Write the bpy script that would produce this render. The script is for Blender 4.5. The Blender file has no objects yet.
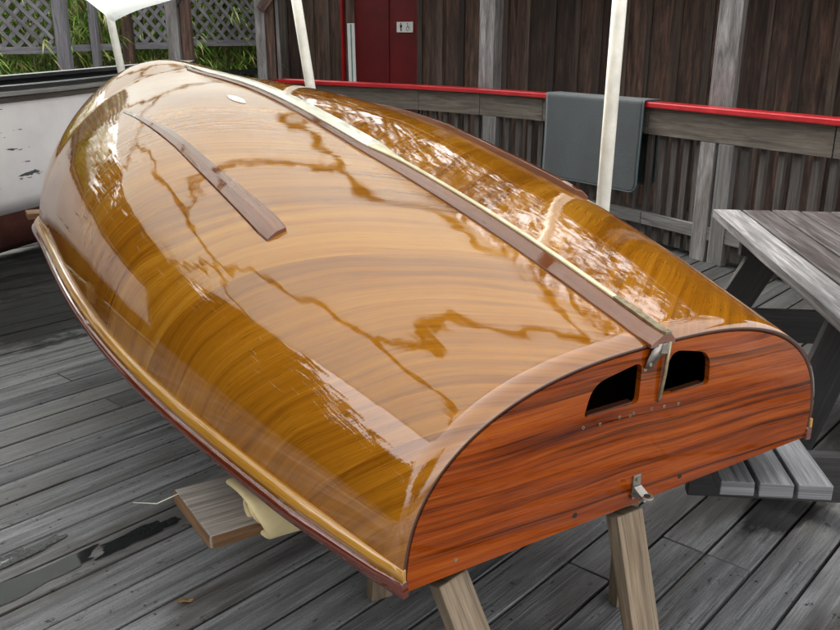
import bpy, bmesh, math, random
from mathutils import Vector, Matrix
import numpy as np
random.seed(7)
C = bpy.context.scene.collection
PI = math.pi
V3 = Vector

# ------------------------------------------------------------------ render / camera / world
sc = bpy.context.scene
sc.render.engine = 'CYCLES'
sc.view_settings.view_transform = 'Standard'
sc.view_settings.look = 'None'
sc.view_settings.gamma = 1
sc.view_settings.exposure = 2.1
cam_d = bpy.data.cameras.new('camera'); cam = bpy.data.objects.new('camera', cam_d); C.objects.link(cam)
cam_d.sensor_width = 36; cam_d.lens = 870 / 840 * 36; cam_d.clip_start = 0.05; cam_d.clip_end = 2000
PITCH = .311; ROLL = .0027
cam.matrix_world = Matrix.Translation((0, 0, 1.5)) @ Matrix.Rotation(PI/2 - PITCH, 4, 'X') @ Matrix.Rotation(ROLL, 4, 'Z')
sc.camera = cam

w = bpy.data.worlds.new('World'); sc.world = w; w.use_nodes = True
nt = w.node_tree; nt.nodes.clear()
sky = nt.nodes.new('ShaderNodeTexSky'); sky.sky_type = 'NISHITA'; sky.sun_disc = False
SUN_EL, SUN_AZ = math.radians(58), math.radians(-35)
sky.sun_elevation = SUN_EL; sky.sun_rotation = SUN_AZ; sky.dust_density = 4; sky.air_density = 1.2
hs = nt.nodes.new('ShaderNodeHueSaturation'); hs.inputs['Saturation'].default_value = .06; hs.inputs['Value'].default_value = 1
bgn = nt.nodes.new('ShaderNodeBackground'); bgn.inputs['Strength'].default_value = .15
out = nt.nodes.new('ShaderNodeOutputWorld')
nt.links.new(sky.outputs[0], hs.inputs['Color']); nt.links.new(hs.outputs[0], bgn.inputs['Color']); nt.links.new(bgn.outputs[0], out.inputs['Surface'])
sl = bpy.data.lights.new('sun', 'SUN'); sl.energy = 1.2; sl.angle = math.radians(20); sl.color = (1, .95, .87)
so = bpy.data.objects.new('sun', sl); C.objects.link(so)
sd = V3((math.sin(SUN_AZ)*math.cos(SUN_EL), math.cos(SUN_AZ)*math.cos(SUN_EL), math.sin(SUN_EL)))
so.rotation_euler = sd.to_track_quat('Z', 'Y').to_euler(); so.location = (0, 0, 9)

# ------------------------------------------------------------------ node helpers
class NT:
    def __init__(s, name):
        s.m = bpy.data.materials.new(name); s.m.use_nodes = True; s.t = s.m.node_tree
        s.b = s.t.nodes['Principled BSDF']
    def n(s, typ, **kw):
        x = s.t.nodes.new(typ)
        for k, v in kw.items(): setattr(x, k, v)
        return x
    def l(s, a, b): s.t.links.new(a, b)
    def val(s, sock, v):
        if hasattr(v, 'default_value') or hasattr(v, 'links'): s.l(v, sock)
        else: sock.default_value = v
    def math(s, op, a, b=0.0, clamp=False):
        x = s.n('ShaderNodeMath', operation=op); x.use_clamp = clamp
        s.val(x.inputs[0], a); s.val(x.inputs[1], b); return x.outputs[0]
    def mapping(s, vec, scale, loc=(0, 0, 0), rot=(0, 0, 0)):
        x = s.n('ShaderNodeMapping'); s.l(vec, x.inputs[0]); x.inputs['Scale'].default_value = scale
        x.inputs['Location'].default_value = loc; x.inputs['Rotation'].default_value = rot; return x.outputs[0]
    def noise(s, vec, scale=1, detail=4, rough=.55, dist=0):
        x = s.n('ShaderNodeTexNoise'); s.l(vec, x.inputs['Vector']); x.inputs['Scale'].default_value = scale
        x.inputs['Detail'].default_value = detail; x.inputs['Roughness'].default_value = rough; x.inputs['Distortion'].default_value = dist
        return x.outputs['Fac']
    def ramp(s, fac, stops, interp='LINEAR'):
        x = s.n('ShaderNodeValToRGB'); s.l(fac, x.inputs[0]); e = x.color_ramp.elements; x.color_ramp.interpolation = interp
        while len(e) < len(stops): e.new(.5)
        for q, (p, c) in zip(e, stops):
            q.position = p; q.color = (*(c if hasattr(c, '__len__') else (c, c, c)), 1)
        return x.outputs[0]
    def mix(s, fac, a, b, mode='MIX'):
        x = s.n('ShaderNodeMix', data_type='RGBA', blend_type=mode); s.val(x.inputs[0], fac)
        for k, v in ((6, a), (7, b)):
            if isinstance(v, tuple): x.inputs[k].default_value = (*v, 1)
            else: s.l(v, x.inputs[k])
        return x.outputs[2]
    def bump(s, h, strength=.3, dist=.002):
        x = s.n('ShaderNodeBump'); s.l(h, x.inputs['Height']); x.inputs['Strength'].default_value = strength; x.inputs['Distance'].default_value = dist
        s.l(x.outputs[0], s.b.inputs['Normal']); return x
    def set(s, **kw):
        for k, v in kw.items():
            sk = s.b.inputs[k.replace('_', ' ')]
            if isinstance(v, tuple): sk.default_value = (*v, 1) if len(v) == 3 else v
            elif isinstance(v, (int, float)): sk.default_value = v
            else: s.l(v, sk)
        return s.m

def wood(name, dark, mid, light, across=55, along=2.2, rough=.75, bump=.5, island=.35, grey=None, crack=0.5):
    """weathered / raw timber: uv.x runs along the grain, in metres"""
    k = NT(name); uv = k.n('ShaderNodeUVMap').outputs[0]; geo = k.n('ShaderNodeNewGeometry')
    f = k.noise(k.mapping(uv, (along, across, 1)), 1, 6, .65, .6)
    f2 = k.noise(k.mapping(uv, (along*.8, across*3.2, 1)), 1, 3, .6)
    c = k.ramp(f, [(.3, dark), (.5, mid), (.72, light)])
    big = k.noise(k.mapping(uv, (1.3, 7, 1)), 1, 4, .6)
    c = k.mix(k.math('MULTIPLY', k.ramp(big, [(.38, 0), (.68, 1)]), .55), c, tuple(x*.55 for x in mid) if grey is None else grey)
    isl = geo.outputs['Random Per Island']
    v = k.math('ADD', k.math('MULTIPLY', isl, island), 1 - island*.6)
    hv = k.n('ShaderNodeHueSaturation'); k.l(c, hv.inputs['Color']); k.l(v, hv.inputs['Value'])
    f4 = k.noise(k.mapping(uv, (along*3, across*8, 1), loc=(5, 2, 0)), 1, 3, .7)
    cr = k.ramp(f2, [(.3, 1), (.38, 0)])
    c = k.mix(k.math('MULTIPLY', cr, crack), hv.outputs[0], tuple(x*.25 for x in dark))
    c = k.mix(k.ramp(f4, [(.38, .6), (.56, 0)]), c, k.mix(1, c, (.4, .38, .36), 'MULTIPLY'))
    k.bump(k.math('ADD', f, k.math('MULTIPLY', f2, .7)), bump, .003)
    return k.set(Base_Color=c, Roughness=rough)

def varnish(name, dark, mid, light, across=40, along=1.5, strips=0, rot=0, streak=.0, coat=1.0, wob=.6, contrast=(.3, .7), cior=1.85):
    """varnished wood, uv in metres; grain runs along rotated x"""
    k = NT(name); uv = k.n('ShaderNodeUVMap').outputs[0]
    mp = k.mapping(uv, (1, 1, 1), rot=(0, 0, rot))
    sp = k.n('ShaderNodeSeparateXYZ'); k.l(mp, sp.inputs[0])
    warp = k.noise(k.mapping(mp, (1.1, 1.6, 1)), 1, 2, .5)
    y = k.math('ADD', sp.outputs[1], k.math('MULTIPLY', k.math('SUBTRACT', warp, .5), .16*wob))
    off = None
    if strips:
        cell = k.math('FLOOR', k.math('DIVIDE', sp.outputs[1], strips))
        wn = k.n('ShaderNodeTexWhiteNoise', noise_dimensions='1D'); k.l(cell, wn.inputs['W']); off = wn.outputs['Value']
    cb = k.n('ShaderNodeCombineXYZ'); k.l(sp.outputs[0], cb.inputs[0]); k.l(y, cb.inputs[1])
    if off is not None: k.l(k.math('MULTIPLY', off, 7), cb.inputs[2])
    v = cb.outputs[0]
    f = k.noise(k.mapping(v, (along, across, 1)), 1, 5, .6, .3)
    fine = k.noise(k.mapping(v, (along*5, across*9, 1)), 1, 3, .6)
    broad = k.noise(k.mapping(v, (along*.6, across*.22, 1)), 1, 3, .5)
    t = k.math('ADD', k.math('MULTIPLY', f, .52), k.math('ADD', k.math('MULTIPLY', broad, .24), k.math('MULTIPLY', fine, .24)))
    pore = k.noise(k.mapping(v, (14, 420, 1)), 1, 2, .6)
    if off is not None: t = k.math('ADD', t, k.math('MULTIPLY', k.math('SUBTRACT', off, .5), .15))
    c = k.ramp(t, [(contrast[0], dark), (.5, mid), (contrast[1], light)])
    if streak:
        s2 = k.noise(k.mapping(v, (along*.55, across*1.5, 1), loc=(3, 1, 0)), 1, 5, .65, .5)
        c = k.mix(k.math('MULTIPLY', k.ramp(s2, [(.52, 0), (.66, 1)]), streak), c, tuple(q*.28 for q in dark))
    c = k.mix(k.math('MULTIPLY', k.ramp(pore, [(.30, 1), (.40, 0)]), .45), c, tuple(q*.6 for q in dark))
    rb = k.math('ADD', k.noise(k.mapping(uv, (6, 6, 6)), 1, 2, .5), k.math('MULTIPLY', k.noise(k.mapping(uv, (34, 34, 34)), 1, 3, .6), .075))
    bp = k.n('ShaderNodeBump'); k.l(k.math('ADD', k.math('MULTIPLY', rb, 1.0), k.math('MULTIPLY', f, .12)), bp.inputs['Height'])
    bp.inputs['Strength'].default_value = .13; bp.inputs['Distance'].default_value = .008
    k.l(bp.outputs[0], k.b.inputs['Coat Normal'])
    return k.set(Base_Color=c, Roughness=.5, Coat_Weight=coat, Coat_Roughness=.02, Coat_IOR=cior, Specular_IOR_Level=.0)

def plain(name, col, rough=.5, metal=0, noise=.15, sc_=12, bump=.1, coat=0):
    k = NT(name); tc = k.n('ShaderNodeTexCoord').outputs['Object']
    f = k.noise(tc, sc_, 5, .6)
    c = k.mix(k.ramp(f, [(.3, 0), (.7, 1)]), tuple(x*(1-noise) for x in col), tuple(min(1, x*(1+noise)) for x in col))
    if bump: k.bump(f, bump, .003)
    return k.set(Base_Color=c, Roughness=rough, Metallic=metal, Coat_Weight=coat)

# ------------------------------------------------------------------ mesh helpers
def ident(name, label=None, cat=None, group=None, kind=None): ...
def tag(o, label=None, cat=None, group=None, kind=None):
    for a, b in (('label', label), ('category', cat), ('group', group), ('kind', kind)):
        if b: o[a] = b
    return o
def obj(name, bm, mat, parent=None, smooth=False, bevel=0):
    me = bpy.data.meshes.new(name); bm.to_mesh(me); bm.free()
    o = bpy.data.objects.new(name, me); C.objects.link(o)
    for m in (mat if isinstance(mat, (list, tuple)) else [mat]): me.materials.append(m)
    if smooth:
        for p in me.polygons: p.use_smooth = True
    if bevel:
        b = o.modifiers.new('bevel', 'BEVEL'); b.width = bevel; b.segments = 2; b.limit_method = 'ANGLE'; b.angle_limit = .7
    if parent: o.parent = parent
    return o
def empty(name, loc=(0, 0, 0), rz=0):
    o = bpy.data.objects.new(name, None); C.objects.link(o); o.location = loc; o.rotation_euler = (0, 0, rz); o.empty_display_size = .2
    return o
def NB():
    bm = bmesh.new(); bm.loops.layers.uv.new('UVMap'); return bm
def box(bm, c, size, rot=None, mat=0, cuts=0, jitter=0):
    """box with uv in metres, u along the longest axis"""
    uvl = bm.loops.layers.uv.active; sx, sy, sz = size
    M = Matrix.Translation(c) @ (rot.to_4x4() if rot is not None else Matrix.Identity(4))
    ax = max(range(3), key=lambda i: size[i]); oth = [i for i in range(3) if i != ax]
    ou, ov = random.random()*20, random.random()*20
    vs = []
    n = cuts + 1
    for i in range(n+1):
        t = i/n - .5
        ring = []
        for a, b in ((-1, -1), (1, -1), (1, 1), (-1, 1)):
            p = [0, 0, 0]; p[ax] = t*size[ax]; p[oth[0]] = a*size[oth[0]]/2; p[oth[1]] = b*size[oth[1]]/2
            if jitter: 
                p[oth[0]] += random.uniform(-1, 1)*jitter; p[oth[1]] += random.uniform(-1, 1)*jitter
            ring.append((bm.verts.new(M @ V3(p)), p))
        vs.append(ring)
    fs = []
    for i in range(n):
        for j in range(4):
            q = [vs[i][j], vs[i][(j+1) % 4], vs[i+1][(j+1) % 4], vs[i+1][j]]
            f = bm.faces.new([x[0] for x in q]); fs.append(f)
            for lp, x in zip(f.loops, q):
                vv = x[1][oth[0]] if j in (0, 2) else x[1][oth[1]]
                lp[uvl].uv = (x[1][ax]+ou, vv + ov + j*.37)
    for r, s_ in ((vs[0], 1), (vs[-1], -1)):
        f = bm.faces.new([x[0] for x in (r if s_ < 0 else r[::-1])]); fs.append(f)
        for lp in f.loops:
            p = next(x[1] for x in r if x[0] == lp.vert); lp[uvl].uv = (p[oth[0]]*.2+ou, p[oth[1]]+ov)
    for f in fs: f.material_index = mat
    bmesh.ops.recalc_face_normals(bm, faces=fs)
    return fs
def beam(bm, p0, p1, w_, h_, up=(0, 0, 1), mat=0, cuts=0, jitter=0):
    p0, p1 = V3(p0), V3(p1); x = (p1-p0).normalized(); z = V3(up); y = z.cross(x).normalized(); z = x.cross(y)
    R = Matrix((x, y, z)).transposed()
    return box(bm, (p0+p1)/2, ((p1-p0).length, w_, h_), R, mat, cuts, jitter)
def tube(bm, pts, r, seg=12, cap=True, mat=0):
    uvl = bm.loops.layers.uv.active; pts = [V3(p) for p in pts]; rings = []; L = 0
    rr = r if hasattr(r, '__len__') else [r]*len(pts)
    t0 = (pts[1]-pts[0]).normalized(); a = t0.orthogonal().normalized()
    for i, p in enumerate(pts):
        t = (pts[min(i+1, len(pts)-1)] - pts[max(i-1, 0)]).normalized(); a = (a - t*a.dot(t)).normalized(); b = t.cross(a)
        if i: L += (p-pts[i-1]).length
        rings.append(([bm.verts.new(p + (a*math.cos(2*PI*j/seg) + b*math.sin(2*PI*j/seg))*rr[i]) for j in range(seg)], L))
    fs = []
    for (A, la), (B_, lb) in zip(rings, rings[1:]):
        for j in range(seg):
            k = (j+1) % seg; f = bm.faces.new((A[j], A[k], B_[k], B_[j])); fs.append(f); f.smooth = True; f.material_index = mat
            for lp, uv in zip(f.loops, ((la, j/seg*r_c(rr)), (la, (j+1)/seg*r_c(rr)), (lb, (j+1)/seg*r_c(rr)), (lb, j/seg*r_c(rr)))): lp[uvl].uv = uv
    if cap:
        for R_ in (rings[0][0][::-1], rings[-1][0]): f = bm.faces.new(R_); fs.append(f); f.material_index = mat
    return fs
def r_c(rr): return 6.28*rr[0]
def grid(bm, rows, uvs=None, mat=0, closed=False):
    """rows of points -> quad sheet; uvs same shape"""
    uvl = bm.loops.layers.uv.active
    vs = [[bm.verts.new(p) for p in r] for r in rows]
    fs = []
    m = len(rows[0])
    for i in range(len(rows)-1):
        for j in range(m if closed else m-1):
            k = (j+1) % m
            q = [(i, j), (i, k), (i+1, k), (i+1, j)]
            try: f = bm.faces.new([vs[a][b] for a, b in q])
            except ValueError: continue
            f.material_index = mat; f.smooth = True; fs.append(f)
            for lp, (a, b) in zip(f.loops, q):
                lp[uvl].uv = uvs[a][b] if uvs else (a*.05, b*.05)
    return vs, fs
def cub(xs, ys, x):
    n = len(xs); xs = np.array(xs, float); ys = np.array(ys, float); h = np.diff(xs); A = np.zeros((n, n)); b = np.zeros(n); A[0, 0] = A[-1, -1] = 1
    for i in range(1, n-1):
        A[i, i-1] = h[i-1]; A[i, i] = 2*(h[i-1]+h[i]); A[i, i+1] = h[i]; b[i] = 6*((ys[i+1]-ys[i])/h[i]-(ys[i]-ys[i-1])/h[i-1])
    m = np.linalg.solve(A, b); x = np.asarray(x, float); i = np.clip(np.searchsorted(xs, x)-1, 0, n-2); a = xs[i+1]-x; c = x-xs[i]
    return m[i]*a**3/(6*h[i])+m[i+1]*c**3/(6*h[i])+(ys[i]/h[i]-m[i]*h[i]/6)*a+(ys[i+1]/h[i]-m[i+1]*h[i]/6)*c

# ------------------------------------------------------------------ materials
M = {}
k = NT('deck_board')
uv = k.n('ShaderNodeUVMap').outputs[0]; geo = k.n('ShaderNodeNewGeometry'); ob = k.n('ShaderNodeTexCoord').outputs['Object']
f = k.noise(k.mapping(uv, (1.6, 30, 1)), 1, 6, .62, .7); f2 = k.noise(k.mapping(uv, (4, 210, 1)), 1, 3, .6)
c = k.ramp(f, [(.28, (.12, .12, .122)), (.5, (.235, .239, .242)), (.72, (.38, .386, .39))])
isl = geo.outputs['Random Per Island']
hv = k.n('ShaderNodeHueSaturation'); k.l(c, hv.inputs['Color']); k.l(k.math('ADD', k.math('MULTIPLY', isl, .5), .68), hv.inputs['Value'])
c = hv.outputs[0]
brown = k.noise(k.mapping(uv, (1.5, 6, 1), loc=(4, 0, 0)), 1, 4, .6)
c = k.mix(k.math('MULTIPLY', k.ramp(brown, [(.52, 0), (.7, 1)]), .6), c, (.085, .07, .05))
spot = k.noise(k.mapping(ob, (13, 24, 9)), 1, 5, .7)
c = k.mix(k.math('MULTIPLY', k.ramp(spot, [(.61, 0), (.67, 1)]), .8), c, (.03, .03, .03))
light = k.noise(k.mapping(ob, (5, 14, 5), loc=(7, 3, 0)), 1, 5, .75)
c = k.mix(k.math('MULTIPLY', k.ramp(light, [(.6, 0), (.75, 1)]), .4), c, (.3, .31, .31))
crk = k.ramp(f2, [(.3, 1), (.37, 0)])
c = k.mix(k.math('MULTIPLY', crk, .4), c, (.02, .02, .022))
f3 = k.noise(k.mapping(uv, (7, 330, 1), loc=(2, 9, 0)), 1, 3, .7); grit = k.noise(k.mapping(ob, (140, 230, 140)), 1, 3, .7)
c = k.mix(k.ramp(f3, [(.38, .55), (.56, 0)]), c, k.mix(1, c, (.35, .34, .33), 'MULTIPLY'))
c = k.mix(k.ramp(grit, [(.36, .5), (.48, 0)]), c, k.mix(1, c, (.45, .44, .42), 'MULTIPLY'))
# rain-wet areas: patches that follow the boards, plus soaked spots by the puddles
wet = k.noise(k.mapping(ob, (.9, 2.2, 1), loc=(1.3, 5.1, 0)), 1, 3, .55)
wet = k.ramp(k.math('ADD', wet, k.math('MULTIPLY', k.math('SUBTRACT', isl, .5), .18)), [(.54, 0), (.62, 1)])
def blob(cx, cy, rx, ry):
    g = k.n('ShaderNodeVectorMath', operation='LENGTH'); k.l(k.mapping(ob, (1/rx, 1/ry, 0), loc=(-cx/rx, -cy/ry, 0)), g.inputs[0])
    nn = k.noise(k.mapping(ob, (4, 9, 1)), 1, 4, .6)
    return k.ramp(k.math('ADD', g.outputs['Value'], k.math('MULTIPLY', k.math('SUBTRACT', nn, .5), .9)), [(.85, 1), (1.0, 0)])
WETS = []
DA = .725
def deckxy(x, y): return (x*math.sin(DA)+y*math.cos(DA), -(x*math.cos(DA)-y*math.sin(DA)))   # local: along, across
for (x, y, rx, ry) in ((-.83, 2.42, .26, .055), (-1.12, 2.15, .3, .16)):
    a, b = deckxy(x, y); WETS.append(blob(a, b, rx, ry))
for q in WETS: wet = k.math('MAXIMUM', wet, q)
deck_shade = None  # shade painted into the deck colour: beside table, past rail, under white boat
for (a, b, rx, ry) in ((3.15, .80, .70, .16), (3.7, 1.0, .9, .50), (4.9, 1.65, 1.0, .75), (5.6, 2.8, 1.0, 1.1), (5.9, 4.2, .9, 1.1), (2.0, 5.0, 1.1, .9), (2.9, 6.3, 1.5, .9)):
    q = blob(a, b, rx, ry); deck_shade = q if deck_shade is None else k.math('MAXIMUM', deck_shade, q)
c = k.mix(k.math('MULTIPLY', deck_shade, .86), c, (.018, .017, .016))
c = k.mix(k.math('MULTIPLY', wet, .72), c, k.mix(1, c, (.34, .30, .27), 'MULTIPLY'))
k.bump(k.math('ADD', f, k.math('MULTIPLY', f2, .9)), .9, .003)
rg = k.math('SUBTRACT', .75, k.math('MULTIPLY', wet, .40))
spl = k.math('ADD', k.math('SUBTRACT', .22, k.math('MULTIPLY', deck_shade, .20)), k.math('MULTIPLY', wet, .3))
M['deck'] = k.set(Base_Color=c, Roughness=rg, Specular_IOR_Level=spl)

M['varn_hull'] = varnish('varnished_cedar', (.155, .046, .002), (.315, .116, .006), (.46, .205, .020), across=52, along=.8, strips=.12, rot=-math.atan2(.546, .837), wob=1.0)
M['varn_transom'] = varnish('varnished_mahogany', (.06, .007, .001), (.26, .046, .0025), (.42, .100, .007), across=26, along=1.0, rot=.05, streak=.85, wob=.5, cior=1.36, contrast=(.36, .64))
M['mahog'] = varnish('mahogany', (.08, .022, .009), (.155, .046, .017), (.24, .085, .033), across=60, along=2)
M['mahog_dark'] = varnish('mahogany_edge', (.035, .012, .006), (.06, .02, .01), (.10, .035, .015), across=60, along=2)
M['mahog_red'] = varnish('red_mahogany', (.06, .010, .004), (.11, .018, .006), (.17, .03, .01), across=60, along=2)
M['ash'] = varnish('varnished_ash', (.28, .12, .012), (.40, .19, .025), (.52, .29, .06), across=60, along=2)
M['ivory'] = plain('ivory_strip', (.70, .62, .40), .4, coat=.5)
M['gasket'] = plain('slot_gasket', (.72, .70, .58), .35, coat=.5)
M['brass'] = plain('tarnished_brass', (.30, .25, .16), .38, metal=.8, noise=.4, sc_=60)
M['steel'] = plain('stainless_steel', (.30, .28, .25), .36, metal=.85, noise=.25, sc_=60)
M['black'] = plain('dark_hole', (.01, .008, .006), .9, bump=0)
M['inner'] = plain('hull_inside', (.06, .03, .015), .8)
M['grey'] = wood('weathered_grey_timber', (.06, .057, .054), (.14, .133, .126), (.25, .24, .23), across=45, island=.35)
M['picnic'] = wood('wet_picnic_table_wood', (.016, .014, .013), (.052, .045, .043), (.15, .14, .138), across=40, island=.8, rough=.33, grey=(.11, .105, .105))
M['picnic_dark'] = wood('dark_timber', (.012, .012, .012), (.03, .028, .027), (.055, .052, .05), across=45, rough=.6)  # darker timber for the table frame and the pergola brace
M['post_paint'] = wood('peeling_post', (.09, .085, .08), (.20, .193, .188), (.36, .35, .34), across=22, along=3, grey=(.10, .075, .06), island=.1)
M['table_edge'] = wood('worn_table_edge_board', (.03, .028, .028), (.105, .10, .10), (.30, .29, .295), across=40, island=.1, grey=(.08, .075, .072), crack=.7)
M['slat'] = wood('bench_slat_wood', (.07, .07, .073), (.22, .22, .225), (.40, .40, .41), across=45, island=.2, grey=(.17, .17, .18))
M['horse'] = wood('sawhorse_timber', (.09, .062, .036), (.23, .165, .10), (.36, .28, .19), across=38, island=.2, grey=(.17, .14, .11))
M['plank'] = wood('plank_timber', (.13, .11, .095), (.31, .27, .235), (.50, .46, .42), across=60, island=.2, grey=(.16, .14, .125))
M['plank_end'] = wood('cut_plank_edge', (.10, .045, .015), (.22, .11, .045), (.33, .20, .10), across=50)
M['siding'] = wood('dark_brown_siding', (.010, .006, .004), (.088, .044, .028), (.23, .128, .082), across=24, along=2.4, island=1.0, grey=(.075, .055, .045), crack=.8)
M['batten'] = wood('siding_batten', (.03, .018, .012), (.085, .05, .034), (.17, .12, .09), across=40, along=2, island=1.0, grey=(.10, .085, .075), crack=.8)
M['fence'] = wood('lattice_wood', (.13, .125, .135), (.26, .25, .27), (.38, .37, .395), across=40, island=.4)
M['beamw'] = wood('railing_beam_wood', (.04, .032, .026), (.105, .088, .068), (.18, .155, .125), across=34, island=.5, grey=(.09, .07, .055))
M['baluster'] = wood('baluster_wood', (.025, .02, .017), (.065, .054, .047), (.14, .122, .11), across=40, island=.9)
M['red'] = plain('glossy_red_paint', (.38, .006, .010), .35, noise=.3, sc_=6, coat=.4)
k = NT('chipped_red_paint'); tc = k.n('ShaderNodeTexCoord').outputs['Object']
f = k.noise(tc, 5, 5, .65); chp = k.noise(k.mapping(tc, (9, 9, 30)), 1, 6, .7)
c = k.mix(k.ramp(f, [(.3, 0), (.7, 1)]), (.27, .005, .008), (.44, .010, .014)); c = k.mix(k.ramp(chp, [(.64, 0), (.66, 1)]), c, (.10, .05, .04))
k.bump(chp, .3, .002); M['red'] = k.set(Base_Color=c, Roughness=k.math('ADD', k.math('MULTIPLY', f, .4), .15), Coat_Weight=.3)
M['door_red'] = plain('dark_red_door_paint', (.12, .003, .005), .55, noise=.25, sc_=5)
M['pole'] = plain('painted_white_pole', (.80, .77, .68), .45, noise=.14, sc_=11)
M['white'] = plain('white_plastic', (.72, .72, .70), .5, noise=.05)
M['foam'] = plain('cream_foam', (.70, .57, .31), .8, noise=.12, sc_=14, bump=.3)

# ------------------------------------------------------------------ ground + deck
bm = NB(); grid(bm, [[(-300, -300, -.35), (300, -300, -.35)], [(-300, 300, -.35), (300, 300, -.35)]])
gk = NT('dark_soil'); tc = gk.n('ShaderNodeTexCoord').outputs['Object']; gf = gk.noise(tc, 3, 6, .7)
gk.bump(gf, .6, .03)
M['soil'] = gk.set(Base_Color=gk.ramp(gf, [(.3, (.018, .014, .01)), (.7, (.06, .055, .035))]), Roughness=.95)
tag(obj('ground', bm, M['soil']), kind='structure')

bm = NB(); PW = .14437; G0 = -2.60776
nails = []
for i in range(-42, 52):
    g = G0 + PW*(i+.5); yloc = -g
    # board spans along-axis a from -4 to 11, cut at joints
    rnd = random.Random(i*13+5)
    cuts = [-4.0]
    a = -4 + rnd.choice((.9, 2.1, 3.3))
    if i == 10: a = 1.987
    if i == 7: a = 1.165
    while a < 12.6:
        cuts.append(a); a += rnd.choice((3.0, 3.6, 4.2))
    if i == 10: cuts = [-4, -1.6, 1.985, 5.2, 8.8]
    if i == 7: cuts = [-4, 1.165, 4.9, 8.5]
    aend = float(np.interp(-g, [-6, -.055, 1.60, 3.04, 4.15, 4.9, 5.67, 7.6, 7.62], [4.6, 4.99, 5.47, 6.03, 6.25, 6.37, 6.40, 6.24, 12.8])) + .06
    cuts = [q for q in cuts if q < aend-.3]
    cuts.append(aend)
    for a0, a1 in zip(cuts, cuts[1:]):
        wv = rnd.uniform(-.001, .001)
        box(bm, ((a0+a1)/2, yloc+wv, -.019+rnd.uniform(-.0015, .0015)), (a1-a0-.004, PW-.0105, .038))
    for jx in [x*.61+.42 for x in range(-5, 14)]:
        for e in (-.04, .042):
            nails.append((jx+rnd.uniform(-.012, .012), yloc+e+rnd.uniform(-.008, .008)))
uvl = bm.loops.layers.uv.active
for (x, y) in nails:
    vs = [bm.verts.new((x+.0042*math.cos(t*PI/4), y+.0042*math.sin(t*PI/4), .0018)) for t in range(8)]
    f_ = bm.faces.new(vs); f_.material_index = 1
M['nail'] = plain('rusty_nail', (.03, .025, .022), .6, bump=0)
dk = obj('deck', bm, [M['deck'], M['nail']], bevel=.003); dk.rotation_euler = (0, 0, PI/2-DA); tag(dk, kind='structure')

# ------------------------------------------------------------------ the upturned dinghy
L = 3.551
BX, BY = .469, 1.650
boat = empty('sailing_dinghy', (BX, BY, 0), math.atan2(.546, .838))
tag(boat, 'upturned varnished wooden sailing dinghy lying keel up on sawhorses in the middle of the deck', 'boat')
Kx = [0, .111, .3195, .6288, .964, 1.318, 1.84, 2.553, 3.09]; Ky = [-.578, -.537, -.489, -.4255, -.347, -.281, -.193, -.141, -.113]
def Bf(s): return cub([0, .25*L, .5*L, .72*L, .88*L, L], [.597, .754, .76, .694, .523, .05], s)
def Gf(s): return 1.5 + cub([0, .25*L, .5*L, .75*L, L], [-.95, -.858, -.804, -.787, -.87], s)
kyi = lambda t: float(np.interp(t, Kx, Ky))
def Kf(s): return 1.5 + cub([0, .12*L, .3*L, .55*L, .75*L, .9*L, L], [-.578, -.462, kyi(.3*L), kyi(.55*L), kyi(.75*L), -.125, -.245], s)
def Nf(s): return np.interp(s, [0, .2*L, .4*L, .6*L, .75*L, L], [2.6, 2.85, 2.95, 2.4, 1.85, 1.93])
def rake(s, z): return s - .06*(z-.55)*max(0, 1-s/.5)
def hp(s, th, off=0.0):
    """point on the hull: th = -90..90 degrees in radians from the keel (0) to the gunwale (+-pi/2), off = outward offset"""
    def P(s_, t_):
        B, G, K, n = float(Bf(s_)), float(Gf(s_)), float(Kf(s_)), float(Nf(s_))
        a = abs(t_); c = math.sin(a)**(2/n); h = max(0, math.cos(a))**(2/n)
        x = math.copysign(B*c, t_); z = G+(K-G)*h
        return V3((x, rake(s_, z), z))
    p = P(s, th)
    if off:
        d = .01; s1 = min(L, s+d); s0 = max(0, s-d); t1 = min(PI/2, th+d); t0 = max(-PI/2, th-d)
        nrm = (P(s, t1)-P(s, t0)).cross(P(s1, th)-P(s0, th)).normalized()
        if nrm.z < 0 and abs(th) < 1.3: nrm = -nrm
        if nrm.x*th < 0 and abs(th) >= 1.3: nrm = -nrm
        p = p + nrm*off
    return p
def th_for_lat(s, lat):
    B, n = float(Bf(s)), float(Nf(s)); return math.copysign(math.asin(min(1, abs(lat)/B)**(n/2)), lat)
bm = NB(); rows = []; uvs = []; NS, NTt = 90, 96
for i in range(NS+1):
    s = (i/NS)**.93*L
    ths = [(-1+2*j/NTt) for j in range(NTt+1)]
    row = [hp(s, math.copysign(abs(t)**1.0, t)*PI/2) for t in ths]
    mid_i = NTt//2; g = [0]*len(row)
    for j in range(mid_i+1, len(row)): g[j] = g[j-1]+(row[j]-row[j-1]).length
    for j in range(mid_i-1, -1, -1): g[j] = g[j+1]+(row[j]-row[j+1]).length
    rows.append(row); uvs.append([(x, s) for x in g])
grid(bm, rows, uvs)
bmesh.ops.recalc_face_normals(bm, faces=bm.faces)
hull = obj('hull', bm, [M['varn_hull'], M['mahog_dark'], M['inner']], boat, smooth=True)
zc = sum((p.normal.z for p in hull.data.polygons))
if zc < 0: hull.data.flip_normals()
sm = hull.modifiers.new('thick', 'SOLIDIFY'); sm.thickness = .010; sm.offset = -1; sm.material_offset_rim = 1; sm.material_offset = 2
# stem post closing the bow
bm = NB(); rows = []
for i in range(9):
    h = i/8; z = float(Gf(L)) - .02 + (float(Kf(L)) - float(Gf(L))+.02)*h
    rows.append([(-.052, L-.01, z), (-.03, L+.025, z), (0, L+.04, z), (.03, L+.025, z), (.052, L-.01, z)])
grid(bm, rows); obj('stem', bm, M['mahog'], boat, smooth=True)
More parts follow.
